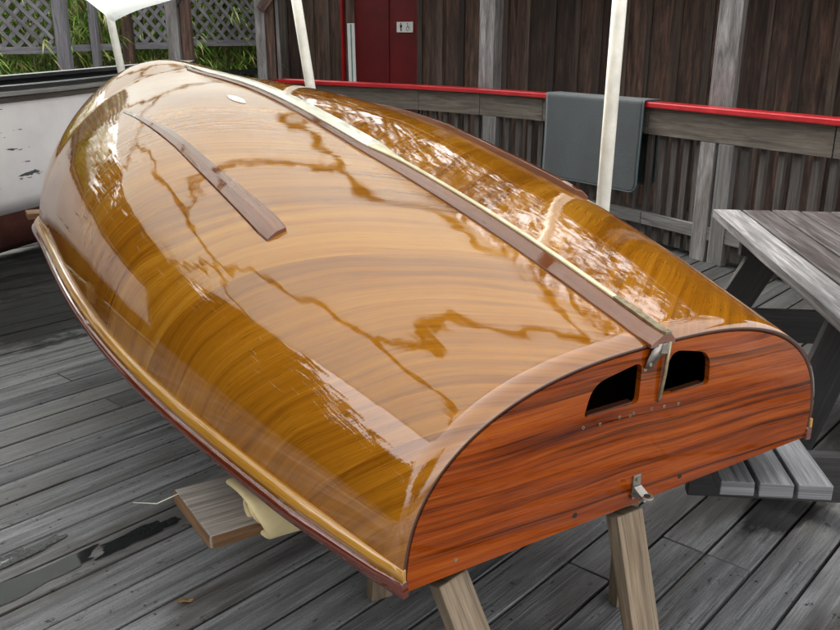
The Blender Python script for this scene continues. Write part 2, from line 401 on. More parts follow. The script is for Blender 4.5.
# unseen sheet standing for the decks, added to keep the interior dark (foredeck)
bm = NB(); rows = []
for i in range(41):
    s = .02+(L-.04)*i/40; rows.append([(x*float(Bf(s))*.985, s, float(Gf(s))-.004) for x in (-1, -.5, 0, .5, 1)])
grid(bm, rows); obj('interior_blocker', bm, M['inner'], boat)

# transom plate with its two drain ports
def prof(n=2.6, B=.597, Hh=.372, inset=.0, N=72):
    pts = []
    for i in range(N+1):
        a = PI*i/N; c, s_ = math.cos(a), math.sin(a)
        pts.append((math.copysign(abs(c)**(2/n), c)*(B-inset), abs(s_)**(2/n)*(Hh-inset)))
    return pts
def rounded(poly, r, k_=5):
    outp = []; m = len(poly)
    for i in range(m):
        p = V3((*poly[i], 0)); a = V3((*poly[i-1], 0)); b = V3((*poly[(i+1) % m], 0))
        rr = min(r[i] if hasattr(r, '__len__') else r, (a-p).length*.49, (b-p).length*.49)
        p0 = p+(a-p).normalized()*rr; p1 = p+(b-p).normalized()*rr
        for j in range(k_+1):
            t = j/k_; q = p0*(1-t)**2+p*2*t*(1-t)+p1*t*t; outp.append((q.x, q.y))
    return outp
port_l = rounded([(-.192, .248), (-.042, .246), (-.046, .338), (-.176, .316)], [.012, .012, .022, .045])
port_r = rounded([(.022, .246), (.172, .240), (.162, .316), (.036, .346)], [.012, .012, .04, .035])
cu = bpy.data.curves.new('transom_curve', 'CURVE'); cu.dimensions = '2D'; cu.fill_mode = 'BOTH'; cu.extrude = .006
for pts in (prof(inset=.0105), port_l, port_r):
    sp_ = cu.splines.new('POLY'); sp_.points.add(len(pts)-1)
    for q, (a, b) in zip(sp_.points, pts): q.co = (a, b, 0, 1)
    sp_.use_cyclic_u = True
tmp = bpy.data.objects.new('tmp', cu); C.objects.link(tmp)
dg = bpy.context.evaluated_depsgraph_get(); me = bpy.data.meshes.new_from_object(tmp.evaluated_get(dg)); bpy.data.objects.remove(tmp); bpy.data.curves.remove(cu)
bm = bmesh.new(); bm.from_mesh(me)
uvl = bm.loops.layers.uv.active or bm.loops.layers.uv.new('UVMap')
for f_ in bm.faces:
    for lp in f_.loops: lp[uvl].uv = (lp.vert.co.x, lp.vert.co.y + lp.vert.co.z*.3)
def tplane(x, h, o=0.0):   # transom plane: lateral, height above gunwale, outward offset
    return V3((x, -.06*h - o + .002, .55+h))
for v in bm.verts:
    x, h, z = v.co; v.co = tplane(x, h, z-.006)
for f_ in bm.faces: f_.smooth = False
bmesh.ops.recalc_face_normals(bm, faces=bm.faces)
transom = obj('transom', bm, M['varn_transom'], boat)
# screws, holes in the transom
def disc_stack(bm, x, h, r, o0, o1, seg=12, mat=0):
    tube(bm, [tplane(x, h, o0), tplane(x, h, o1)], r, seg, mat=mat)
def px_rows(): return [(-.19, .228), (-.145, .224), (-.092, .226), (-.062, .222), (-.052, .224), (0.0, .222), (.038, .218), (.082, .214)]
for x, h in px_rows():
    bm = NB(); disc_stack(bm, x, h, .0035, -.001, .0012, 10); 
    disc_stack(bm, x, h, .0016, .0012, .0016, 8, 1); obj('screw', bm, [M['brass'], M['black']], transom)
for x, h, r in ((-.035, .318, .005), (.125, .026, .006), (-.185, .028, .006), (-.48, .03, .004)):
    bm = NB(); disc_stack(bm, x, h, r, -.001, .0008, 12); obj('bolt_hole', bm, [M['black'] if r > .0055 else M['brass']], transom)
# port sills: lighter cut edge along the bottom lip
for a in (port_l, port_r):
    x0 = min(p[0] for p in a)+.012; x1 = max(p[0] for p in a)-.012; h = min(p[1] for p in a)
    bm = NB(); beam(bm, tplane(x0, h+.0025, -.012), tplane(x1, h+.0025, -.012), .016, .003); obj('port_sill', bm, M['mahog_dark'], transom)
# lower gudgeon
gud = None
bm = NB()
bxr = Matrix.Rotation(0, 3, 'X')
box(bm, tplane(-.017, .045, .003), (.022, .005, .055), bxr)
box(bm, tplane(-.017, .03, .022), (.030, .040, .004), bxr)
box(bm, tplane(-.017, .040, .020), (.022, .030, .003), Matrix.Rotation(.5, 3, 'X'))
tube(bm, [tplane(-.015, .026, .034), tplane(-.015, .036, .034)], .014, 16)
gud = obj('lower_gudgeon', bm, M['steel'], boat, bevel=.001)
bm = NB(); tube(bm, [tplane(-.015, .0362, .034), tplane(-.015, .0372, .034)], .007, 14); obj('pin_hole', bm, M['black'], gud)
bm = NB(); disc_stack(bm, -.017, .062, .004, .0055, .0075); obj('rivet', bm, M['brass'], gud)
# upper gudgeon at the keel + port divider rod
bm = NB()
grid(bm, [[tplane(-.042, .322, .004), tplane(-.022, .318, .006)], [tplane(-.040, .345, .010), tplane(-.012, .345, .014)], [tplane(-.028, .372, .012), tplane(.0, .374, .02)]])
box(bm, tplane(-.006, .362, .010), (.018, .018, .020), Matrix.Rotation(.2, 3, 'Y'))
ug = obj('upper_gudgeon', bm, M['steel'], boat, bevel=.001)
so_ = ug.modifiers.new('t', 'SOLIDIFY'); so_.thickness = .003
bm = NB(); disc_stack(bm, -.031, .330, .004, .006, .010); obj('rivet', bm, M['brass'], ug)
bm = NB(); tube(bm, [tplane(.012, .374, .012), tplane(.016, .30, .008), tplane(.014, .248, .006), tplane(.012, .236, .003)], [.0042, .0042, .0036, .0022], 12); obj('transom_rod', bm, M['brass'], boat)

# keel: mahogany ridge, ivory rubbing strip, slot gasket forward
def sweep(name, s0, s1, sect, mat, n=60, parent=None, taper=None):
    """sect(s)-> list of (lat, height above the hull) closed profile"""
    bm = NB(); rows = []; uvs = []
    for i in range(n+1):
        s = s0+(s1-s0)*i/n; row = []
        for lat, h in sect(s):
            t = th_for_lat(s if s > 0 else 0, lat); p = hp(max(s, 0), t); 
            p = V3((p.x, p.y + min(s, 0), p.z + h)); row.append(p)
        rows.append(row); uvs.append([(s, j*.03) for j in range(len(row))])
    vs, fs = grid(bm, rows, uvs, closed=True)
    bm.faces.new(vs[0]); bm.faces.new(vs[-1][::-1])
    for f_ in bm.faces: f_.smooth = False
    bmesh.ops.recalc_face_normals(bm, faces=bm.faces)
    return obj(name, bm, mat, parent or boat, bevel=.0012)
def kw(s): return .040
def ksec(s):
    hgt = float(np.interp(s, [-.02, .5, 1.1, 2.6], [.019, .019, .013, .008])); wl = float(np.interp(s, [0, .9, 1.15, 2.6], [.043, .042, .046, .036]))
    tp = float(np.interp(s, [0, .9, 1.15, 2.6], [.012, .012, .034, .030]))
    return [(-wl, -.004), (-wl, .004), (-tp, hgt), (tp, hgt), (wl*.6, .004), (wl*.6, -.004)]
keel = sweep('keel', -.012, 2.62, ksec, M['mahog'])
def ivs(s):
    wd = float(np.interp(s, [-.02, .93, 1.08], [.0065, .0065, .011])); h0 = float(np.interp(s, [-.02, .5, 1.1, 2.6], [.019, .019, .013, .008]))
    return [(-wd, h0), (-wd, h0+.005), (wd, h0+.005), (wd, h0)]
sweep('rubbing_strip', .13, 1.06, ivs, M['ivory'], parent=keel)
def ivc(s):
    wd = .0085; h0 = .019
    return [(-wd, h0), (-wd, h0+.007), (wd, h0+.007), (wd, h0)]
sweep('metal_strip', -.016, .128, ivc, M['brass'], n=12, parent=keel)
def gks(s):
    wd = float(np.interp(s, [.96, 1.02, 1.12, 2.4, 2.75], [.007, .014, .030, .028, .006])); h0 = float(np.interp(s, [-.02, .5, 1.1, 2.6, 2.8], [.019, .019, .013, .008, .001]))
    return [(-wd, h0), (-wd, h0+.0045), (0, h0+.0065), (wd, h0+.0045), (wd, h0)]
def gks1(s): return gks(s)
sweep('slot_gasket', 1.10, 2.75, gks, M['gasket'], parent=keel)
sweep('gasket_end', .97, 1.095, gks, M['ivory'], n=10, parent=keel)

# bilge runners
for sg in (-1, 1):
    def rsec(s, sg=sg):
        wd = float(np.interp(s, [.73, .78, 1.2, 1.7, 2.07], [.024, .027, .020, .013, .004])); hh = float(np.interp(s, [.73, .8, 1.5, 2.07], [.016, .019, .016, .006]))
        c0 = float(np.interp(s, [.73, 1.22, 2.07], [.484, .479, .456]))
        hh *= (.62 if sg < 0 else 1.0); pts = [(c0-wd*1.1, -.004), (c0-wd*1.05, hh), (c0, hh*1.15), (c0+wd*1.0, hh*.55), (c0+wd*1.1, -.014)]
        return [(sg*a, b) for a, b in pts]
    sweep('bilge_runner', .735, 2.07, rsec, M['mahog'])
# thin pale patch modelled in place of a highlight by the slot
bm = NB(); rows = []
for i in range(7):
    s = 1.70+.14*i/6; half = .020*math.sin(PI*(i+.6)/7.2)
    rows.append([hp(s, th_for_lat(s, -.155+t*half), .0015) for t in (-1, -.3, .3, 1)])
grid(bm, rows); obj('highlight_patch', bm, M['pole'], boat, smooth=True)

# gunwale: ash strip against the hull, rounded mahogany rubbing strake below it
def rail(name, prof_, mat, bev=0):
    for sg in (-1, 1):
        bm = NB(); rows = []; uvs = []
        N = 110
        for i in range(N+1):
            s = -.006+(L+.006)*i/N
            s_ = max(s, 0); b = float(Bf(s_)); d = .01; s1, s0 = min(L, s_+d), max(0, s_-d)
            tx = V3(((float(Bf(s1))-float(Bf(s0))), s1-s0, 0)).normalized(); nrm = V3((tx.y, -tx.x, 0))
            base = V3((b, s, float(Gf(s_))))
            tk_ = float(np.interp(s, [0, .05, .30], [.06, .45, 1])); rows.append([V3((sg*q.x, q.y, q.z)) for q in [base + nrm*(o*(tk_ if o > 0 else 1)) + V3((0, 0, z)) for o, z in prof_]]); uvs.append([(s, j*.012) for j in range(len(prof_))])
        vs, fs = grid(bm, rows, uvs, closed=True); bm.faces.new(vs[0]); bm.faces.new(vs[-1][::-1])
        bmesh.ops.recalc_face_normals(bm, faces=bm.faces)
        obj(name, bm, mat, boat, smooth=False, bevel=bev)
rail('gunwale_strip', [(-.006, .026), (-.006, .052), (.008, .050), (.018, .040), (.020, .0265)], M['ash'])
rail('gunwale', [(-.012, -.006), (-.012, .026), (.0245, .026), (.030, .021), (.032, .013), (.029, .002), (.020, -.006)], M['mahog_red'])

# ------------------------------------------------------------------ supports under the boat
def L2W(lat, s, z): 
    p = Matrix.Rotation(math.atan2(.546, .838), 4, 'Z') @ V3((lat, s, z)); return V3((p.x+BX, p.y+BY, p.z))
def sawhorse(lat0, lat1, s, ztop, label, feet):
    r = empty('sawhorse', L2W((lat0+lat1)/2, s, 0)); tag(r, label, 'sawhorse')
    off = r.location
    bm = NB(); beam(bm, L2W(lat0-.06, s, ztop-.03)-off, L2W(lat1+.06, s, ztop-.03)-off, .04, .055, cuts=3, jitter=.001); obj('top_beam', bm, M['horse'], r, bevel=.003)
    for (lt, st, lb, sb, wd) in feet:
        bm = NB(); p0 = L2W(lt, st, ztop-.02)-off; p1 = L2W(lb, sb, 0.001)-off
        beam(bm, p1, p0, .036, wd, up=L2W(1, 0, 0)-L2W(0, 0, 0), cuts=4, jitter=.0012); obj('leg', bm, M['horse'], r, bevel=.003)
    return r
sawhorse(-.40, .10, .10, .545, 'worn sawhorse with two splayed legs showing below the transom', [(-.475, .03, -.365, -.16, .072), (-.02, .02, -.015, -.13, .076), (-.40, .14, -.25, .28, .05), (.12, .14, .30, .30, .05)])
# plank across under the hull
r = empty('plank', L2W(0, .66, 0)); tag(r, 'weathered wide plank sticking out under the dinghy gunwale beside the foam', 'plank'); off = r.location.copy()
bm = NB(); beam(bm, L2W(-.765, .655, .43)-off, L2W(.60, .655, .43)-off, .245, .036, cuts=6, jitter=.0015); obj('board', bm, M['plank'], r, bevel=.003)
bm = NB(); beam(bm, L2W(-.768, .655, .43)-off, L2W(-.7655, .655, .43)-off, .240, .033); obj('sawn_end', bm, M['plank_end'], r)
bm = NB(); beam(bm, L2W(-.76, .531, .428)-off, L2W(-.30, .531, .428)-off, .003, .03); obj('sawn_edge', bm, M['plank_end'], r)
sawhorse(-.20, .25, .72, .411, 'small sawhorse under the dinghy carrying the wide plank, one foot just showing', [(-.21, .70, -.25, .68, .07), (-.15, .76, -.15, .90, .07), (.2, .70, .22, .74, .07), (.22, .76, .22, .90, .07)])
# far support near the bow
sawhorse(-.12, .2, 2.95, .66, 'sawhorse under the bow end of the dinghy', [(-.1, 2.9, -.1, 2.85, .08), (-.1, 3.0, -.1, 3.05, .08), (.2, 2.9, .2, 2.85, .08), (.2, 3.0, .2, 3.05, .08)])
# foam pad folded round the plank edge
bm = NB(); rows = []
path = []
for j in range(46):
    t = j/45; a_ = -.6+t*9.6; r_ = .014+.056*t; path.append(V3((0, .528-math.sin(a_)*r_*.95, .470-math.cos(a_)*r_*1.05)))
for q in ((.575, .520), (.61, .510), (.65, .496), (.69, .480)): path.append(V3((0, q[0], q[1])))
for _ in range(2): path = [path[0]]+[(path[i-1]+path[i]*2+path[i+1])/4 for i in range(1, len(path)-1)]+[path[-1]]
for i in range(17):
    t = i/16; row = []
    for j, p in enumerate(path):
        lat = -.668+.30*t - (p.z-.47)*.34*(1-t) + .004*math.sin(j*.4)
        row.append(L2W(lat, p.y+.003*math.sin(t*6+j*.15), p.z+.003*math.sin(t*5+j*.2)-.006*math.sin(PI*t)))
    rows.append(row)
vs, fs = grid(bm, rows)
bmesh.ops.recalc_face_normals(bm, faces=bm.faces)
fm = obj('foam_pad', bm, M['foam'], smooth=True); m_ = fm.modifiers.new('t', 'SOLIDIFY'); m_.thickness = .015; m_.offset = 0
m2 = fm.modifiers.new('s', 'SUBSURF'); m2.levels = 1; m2.render_levels = 2
tag(fm, 'cream foam padding folded over the plank under the gunwale', 'foam')

# ------------------------------------------------------------------ red-capped railing
RZ = 1.05
RP = [V3((3.35, 3.70, 0)), V3((2.43, 5.155, 0)), V3((1.675, 6.47, 0)), V3((1.04, 7.43, 0)), V3((.55, 8.02, 0)), V3((0, 8.55, 0)), V3((-1.55, 9.70, 0))]
rl = empty('railing', RP[3]); tag(rl, 'weathered deck railing with glossy red cap rail and vertical balusters', 'railing'); off = rl.location.copy()
bmc = NB(); bmb = NB(); bml = NB()
for i, (a, b) in enumerate(zip(RP, RP[1:])):
    d = (b-a).normalized(); nrm = V3((d.y, -d.x, 0))   # outward (away from camera side)
    if nrm.y < 0: nrm = -nrm
    a_ = a - off; b_ = b - off; e = d*.0
    beam(bmc, a_-d*.002+V3((0, 0, RZ-.021+i*.0007)), b_+d*.012+V3((0, 0, RZ-.021+i*.0007)), .135, .040)
for bmx, z, hgt, oo, jn in ((bmb, RZ-.138, .188, .0, (0, 1.9, 3.05, 4.9, 6.3, 8.2)),):
    pass
def along(t):
    for a, b in zip(RP, RP[1:]):
        l_ = (b-a).length
        if t <= l_: return a+(b-a)*(t/l_), (b-a).normalized()
        t -= l_
    return RP[-1], (RP[-1]-RP[-2]).normalized()
TOT = sum((b-a).length for a, b in zip(RP, RP[1:]))
js = [0, 1.72, 3.24, 4.40, 5.165, 5.93, TOT]
for a, b in zip(js, js[1:]):
    (pa, d0), (pb, d1) = along(a+.004), along(b-.004)
    bm = NB(); beam(bm, pa-off+V3((0, 0, RZ-.137)), pb-off+V3((0, 0, RZ-.137)), .04, .188); obj('top_beam', bm, M['beamw'], rl, bevel=.002)
    bm = NB(); beam(bm, pa-off+V3((0, 0, .20)), pb-off+V3((0, 0, .20)), .038, .09); obj('bottom_rail', bm, M['grey'], rl, bevel=.002)
obj('cap_rail', bmc, M['red'], rl, bevel=.008)
for t0_, w_ in ((2.50, .125), (2.66, .13), (5.03, .17)):
    p, d = along(t0_); nrm = V3((d.y, -d.x, 0)); nrm = nrm if nrm.y > 0 else -nrm; q = p-off-nrm*.002
    bm = NB(); beam(bm, q+V3((0, 0, 0)), q+V3((0, 0, RZ-.234)), w_, .050 if w_ != .13 else .046, up=nrm); obj('support_post', bm, M['grey'] if w_ != .13 else M['post_paint'], rl, bevel=.003)
t = .06
while t < TOT-.1 :
    p, d = along(t); nrm = V3((d.y, -d.x, 0)); nrm = nrm if nrm.y > 0 else -nrm
    bm = NB(); q = p-off+nrm*.044
    wd = random.choice((.045, .05, .055, .065)); beam(bm, q+V3((0, 0, .03)), q+V3((random.uniform(-.004, .004), 0, RZ-.05)), wd, .034, up=nrm); obj('baluster', bm, M['baluster'], rl, bevel=.002)
    t += .128+random.uniform(-.02, .02)

def post(name, p0, p1, w1, w2, mat, label, rz=0, cat='post', group=None):
    bm = NB(); p0, p1 = V3(p0), V3(p1); up = Matrix.Rotation(rz, 3, 'Z') @ V3((0, 1, 0))
    beam(bm, V3((0, 0, 0)), p1-p0, w1, w2, up=up, cuts=6, jitter=.0015); o = obj(name, bm, mat, bevel=.004); o.location = p0
    return tag(o, label, cat, group)
RA = -math.radians(40)
post('railing_post', (2.06, 6.12, 0), (2.09, 6.135, 2.66), .155, .13, M['post_paint'], 'tall grey peeling post behind the red rail, right of the blue mat', math.radians(-32))
post('railing_post', (.63, 8.20, 0), (.63, 8.20, 2.66), .165, .13, M['post_paint'], 'tall grey peeling post behind the red rail, between the door and the blue mat', math.radians(-41))
# left end posts of the railing with a brace
r = empty('corner_post', (-1.60, 9.62, 0)); tag(r, 'grey corner post with diagonal brace at the left end of the red rail', 'post')
bm = NB(); beam(bm, (-.07, 0, 0), (-.08, 0, 2.62), .10, .13, up=(0, 1, 0), cuts=4, jitter=.002); obj('post', bm, M['post_paint'], r, bevel=.004)
bm = NB(); beam(bm, (.03, .06, 0), (.01, .06, 2.62), .085, .1, up=(0, 1, 0)); obj('backing_post', bm, M['siding'], r, bevel=.004)
bm = NB(); beam(bm, (.115, .02, 0), (.095, .02, 1.9), .035, .09, up=(0, 1, 0)); obj('edge_board', bm, M['grey'], r, bevel=.003)
bm = NB(); beam(bm, (-.06, -.08, 1.75), (.42, -.08, 2.35), .09, .05, up=(0, 1, 0)); obj('brace', bm, M['siding'], r, bevel=.003)

# mat hanging over the rail
mk = NT('wet_rubber_mat'); tc = mk.n('ShaderNodeTexCoord').outputs['Object']
f = mk.noise(mk.mapping(tc, (3, 3, 2)), 1, 4, .6); fb = mk.noise(mk.mapping(tc, (160, 160, 160)), 1, 2, .5)
mk.bump(mk.math('ADD', mk.math('MULTIPLY', f, .6), mk.math('MULTIPLY', fb, .8)), .7, .005)
M['mat'] = mk.set(Base_Color=mk.ramp(f, [(.3, (.012, .017, .018)), (.7, (.025, .033, .035))]), Roughness=.7, Sheen_Weight=.25)
M['mat_edge'] = plain('mat_edge_tape', (.06, .085, .09), .6)
mt = empty('rubber_mat', (1.35, 6.95, RZ)); tag(mt, 'blue grey rubber mat hanging over the red rail', 'mat'); off = mt.location.copy()
(pm0, dm) = along(3.235); (pm1, dm1) = along(4.40-.12)
def matpt(u_, v_, o=0):
    """u along rail 0..1, v metres across: 0 = centre of cap, + toward camera"""
    p = pm0.lerp(pm1, u_); d = (pm1-pm0).normalized(); nrm = V3((-d.y, d.x, 0)); nrm = nrm if nrm.y < 0 else -nrm
    hw = .0735; rr = .014
    if abs(v_) <= hw: return p+nrm*v_+V3((0, 0, RZ+.008+o))
    sgn = 1 if v_ > 0 else -1; dd = abs(v_)-hw
    arc = rr*PI/2
    if dd < arc: a = dd/rr; return p+nrm*sgn*(hw+(rr+o)*math.sin(a))+V3((0, 0, RZ+.008-rr+(rr+o)*math.cos(a)))
    return p+nrm*sgn*(hw+rr+o + .012*math.sin(u_*5+dd*3)*min(1, dd*2))+V3((0, 0, RZ+.008-rr-(dd-arc)))
LF, LB = .675, .64; NU, NV = 40, 90
bm = NB(); pts = {}; Wm = (pm1-pm0).length
def inside(uu, vv):
    rc = .07
    for vend, sg in ((LF+.0735, 1), (-LB-.0735, -1)):
        dv = (vend-vv)*sg
        du = min(uu, 1-uu)*Wm
        if dv < rc and du < rc:
            e = math.hypot(rc-dv, rc-du)
            if e > rc: return e
    return 0
rows = []
for i in range(NU+1):
    row = []
    for j in range(NV+1):
        uu = i/NU; vv = -LB-.0735+(LF+LB+.147)*j/NV
        # pull the four corners in so they read rounded
        du = min(uu, 1-uu)*Wm; rc = .07
        for vend, sg in ((LF+.0735, 1), (-LB-.0735, -1)):
            dv = (vend-vv)*sg
            if dv < rc and du < rc:
                cx_, cy_ = rc-du, rc-dv; m_ = max(cx_, cy_); e = math.hypot(cx_, cy_)
                if e > 1e-6:
                    k_ = m_/e; du2 = rc-cx_*k_; dv2 = rc-cy_*k_
                    uu2 = du2/Wm; uu = uu2 if uu < .5 else 1-uu2; vv = vend-sg*dv2; break
        row.append(matpt(uu, vv)-off)
    rows.append(row)
grid(bm, rows); bmesh.ops.recalc_face_normals(bm, faces=bm.faces)
o = obj('mat_sheet', bm, M['mat'], mt, smooth=True); q = o.modifiers.new('t', 'SOLIDIFY'); q.thickness = .012; q.offset = 0
edge = [r_[0] for r_ in rows] + rows[-1][1:] + [r_[-1] for r_ in rows[::-1]][1:] + rows[0][::-1][1:]
bm = NB(); tube(bm, edge, .0075, 8, cap=False); obj('edge_binding', bm, M['mat_edge'], mt, smooth=True)

# ------------------------------------------------------------------ building behind
wd = V3((-.75, .66, 0)).normalized(); W0 = V3((1.87, 8.62, 0)); WN = V3((-.66, -.75, 0)).normalized()   # toward camera
def wp(k_, o=0, z=0): return W0+wd*k_+WN*o+V3((0, 0, z))
bl = empty('building', tuple(wp(-2))); tag(bl, 'dark brown board and batten building with a red restroom door', 'building'); off = bl.location.copy()
HH = 3.4
def wallrun(k0, k1):
    bm = NB(); kk = k0
    while kk < k1-.01:
        wv = min(random.choice((.24, .28, .30)), k1-kk)
        beam(bm, wp(kk+wv/2, 0, -.2)-off, wp(kk+wv/2, 0, HH)-off, wv-.004, .025+random.uniform(0, .003), up=WN)
        beam(bm, wp(kk+wv, .024, -.2)-off, wp(kk+wv, .024, HH)-off, random.choice((.045, .06, .07)), .022, up=WN, mat=1)
        kk += wv
    return bm
DK0, DK1 = 2.48, 3.55     # red door bay, in metres along the wall
obj('wall', wallrun(-5.0, DK0), [M['siding'], M['batten']], bl)
obj('wall', wallrun(DK1+.16, 4.88), [M['siding'], M['batten']], bl)
bm = NB(); beam(bm, wp(DK0, -.1, 1.2)-off, wp(DK1+.02, -.1, 1.2)-off, .03, 3.2); dr = obj('door', bm, M['door_red'], bl)
bm = NB(); beam(bm, wp(DK1+.02, -.1, 1.2)-off, wp(DK1+.17, -.1, 1.2)-off, .03, 3.2); obj('side_panel', bm, M['door_red'], bl)
for k_ in (2.5, 3.05):
    bm = NB(); beam(bm, wp(k_+.04, -.07, 1.2)-off, wp(k_+.45, -.07, 1.2)-off, .02, 2.6) if False else beam(bm, wp(k_+.02, -.078, .1)-off, wp(k_+.02, -.078, 2.7)-off, .03, .01, up=WN); obj('door_batten', bm, M['door_red'], dr)
bm = NB(); beam(bm, wp(DK1+.17, .03, 0)-off, wp(DK1+.17, .03, 2.9)-off, .03, .03, up=WN); obj('door_trim', bm, M['red'], bl)
bm = NB(); beam(bm, wp(4.80, .05, 0)-off, wp(4.80, .05, 3.3)-off, .13, .04, up=WN); obj('corner_board', bm, M['beamw'], bl)
bm = NB(); beam(bm, wp(0, -1.5, HH+.05)-off, wp(-.3, -1.5, HH+.05)-off, .1, .1); bm.free()
bm = NB(); grid(bm, [[wp(4.86, -.03, 0)-off, wp(4.86, -.03, HH)-off], [wp(4.86, -3, 0)-off, wp(4.86, -3, HH)-off]]); obj('end_wall', bm, M['siding'], bl)
bm = NB(); grid(bm, [[wp(5.1, .35, HH)-off, wp(-5.2, .35, HH)-off], [wp(5.1, -3, HH+1.0)-off, wp(-5.2, -3, HH+1.0)-off]]); ro = obj('roof', bm, M['siding'], bl); q = ro.modifiers.new('t', 'SOLIDIFY'); q.thickness = .08
bm = NB(); rr_ = []
for a_ in (RP[0]+V3((1.2, -1.6, 0)), RP[1], RP[2], RP[3], RP[4], RP[5], RP[6]+V3((-.25, .2, 0))):
    k_ = (a_-W0).dot(wd); rr_.append([wp(k_, .05, 3.25)-off, a_+WN*.12+V3((0, 0, 2.72))-off])
grid(bm, rr_); bmesh.ops.recalc_face_normals(bm, faces=bm.faces); ro = obj('porch_roof', bm, M['siding'], bl); q = ro.modifiers.new('t', 'SOLIDIFY'); q.thickness = .06
# restroom sign
sk = 2.80
bm = NB(); beam(bm, wp(sk-.125, -.075, 1.59)-off, wp(sk+.125, -.075, 1.59)-off, .008, .115); sg_ = obj('restroom_sign', bm, M['white'], dr)
bm = NB()
def sgp(x, z): return wp(sk-x*.8, -.069, 1.59+z*.72)-off
def poly(bm, pts): bm.faces.new([bm.verts.new(sgp(*p)) for p in pts])
bm2 = NB()
def circ(cx, cz, r, n=14, a0=0, a1=2*PI): return [(cx+r*math.cos(a0+(a1-a0)*i/n), cz+r*math.sin(a0+(a1-a0)*i/n)) for i in range(n)]
poly(bm, circ(-.07, .05, .012)); poly(bm, [(-.092, .034), (-.048, .034), (-.050, -.005), (-.060, -.005), (-.060, -.062), (-.069, -.062), (-.069, -.01), (-.071, -.01), (-.071, -.062), (-.080, -.062), (-.080, -.005), (-.090, -.005)])
poly(bm2, circ(.055, .055, .009))
for a, b, t_ in (((.055, .042), (.058, .0), .008), ((.057, .0), (.085, .0), .008), ((.085, .0), (.095, -.042), .008), ((.056, .022), (.08, .022), .006)):
    d = V3((b[0]-a[0], b[1]-a[1])).normalized() if False else Vector((b[0]-a[0], b[1]-a[1])).normalized(); n_ = Vector((-d.y, d.x))*t_/2
    poly(bm2, [(a[0]+n_.x, a[1]+n_.y), (b[0]+n_.x, b[1]+n_.y), (b[0]-n_.x, b[1]-n_.y), (a[0]-n_.x, a[1]-n_.y)])
oc = circ(.06, -.025, .032, 20, .6, 5.6); ic = circ(.06, -.025, .025, 20, .6, 5.6)
for i in range(len(oc)-1): poly(bm2, [oc[i], oc[i+1], ic[i+1], ic[i]])
bm.normal_update(); obj('person_symbol', bm, M['black'], sg_); bm2.normal_update(); obj('wheelchair_symbol', bm2, M['black'], sg_)
# pale pipe post in front of the door
bm = NB(); beam(bm, (0, 0, 0), (-.02, 0, 1.63), .085, .05, up=(0, 1, 0)); r = empty('door_post', tuple(wp(3.22, .35))); tag(r, 'narrow white painted post standing in front of the red door', 'post')
obj('lower_post', bm, M['white'], r, bevel=.006)
bm = NB(); beam(bm, (-.02, 0, 1.632), (-.03, 0, 3.0), .09, .055, up=(0, 1, 0)); obj('upper_post', bm, M['siding'], r, bevel=.004)
bm = NB(); beam(bm, (.0, -.028, .02), (-.02, -.028, 1.62), .014, .004, up=(0, 1, 0)); obj('green_stripe', bm, plain('green_strip', (.10, .22, .18), .5), r)

# walkway between railing and building
bm = NB(); grid(bm, [[(6, 2.5, -.06), (8, 5.5, -.06)], [(-3, 10.6, -.06), (-.5, 13.5, -.06)]]); tag(obj('walkway', bm, M['soil']), kind='structure')

# ------------------------------------------------------------------ picnic table
PT = empty('picnic_table', (1.45, 2.95, 0), -.10); tag(PT, 'grey weathered wooden picnic table with attached bench on the right', 'picnic table')
Rm = Matrix.Rotation(.10, 4, 'Z')
# local frame: X across, Y along the table; table edge left at local x=-.27
def PL(x, y):
    p = Matrix.Rotation(.10, 4, 'Z') @ V3((x-1.45, y-2.95, 0)); return p
pl0 = PL(1.334, 3.924); pl1 = PL(1.167, 2.298)
XL = (pl0.x+pl1.x)/2; Y1 = pl0.y; Y0 = Y1-1.85
for i in range(6):
    bm = NB(); box(bm, (XL+.063+i*.129, (Y0+Y1)/2+random.uniform(-.006, .006), .731+random.uniform(-.002, .002)), (.120, 1.85, .038), cuts=8, jitter=.0012); obj('table_board', bm, M['table_edge'] if i == 0 else M['picnic'], PT, bevel=.004)
b0 = PL(1.017, 1.90)
BXR = b0.x; BYN = b0.y
for i in range(3):
    bm = NB(); box(bm, (BXR-.043-i*.0935, BYN+.93, .431), (.083, 1.86, .038), cuts=8, jitter=.001); obj('bench_slat', bm, M['slat'], PT, bevel=.003)
XC = XL+.39
for i in range(3):
    bm = NB(); box(bm, (2*XC-BXR+.043+i*.0935, BYN+.93, .431), (.083, 1.86, .038)); obj('bench_slat', bm, M['slat'], PT, bevel=.003)
for yy in (BYN+.27, Y1-.42):
    near = yy < BYN+.5
    bm = NB(); box(bm, (XC, yy, .338), (2*(XC-BXR)+.58, .038, .14)); obj('bench_bearer', bm, M['picnic_dark'] if not near else M['picnic_dark'], PT, bevel=.003)
    bm = NB(); box(bm, (XC, yy+.04, .67), (.70, .038, .085)); obj('cleat', bm, M['picnic_dark'], PT, bevel=.003)
    for sg in (-1, 1):
        ly = yy+(.50 if near else .042); bm = NB(); beam(bm, (XC+sg*(.41 if near else .56), ly, 0), (XC+sg*.20, ly, .71), .135, .038, up=(0, 1, 0))
        obj('leg', bm, M['picnic_dark'], PT, bevel=.003)

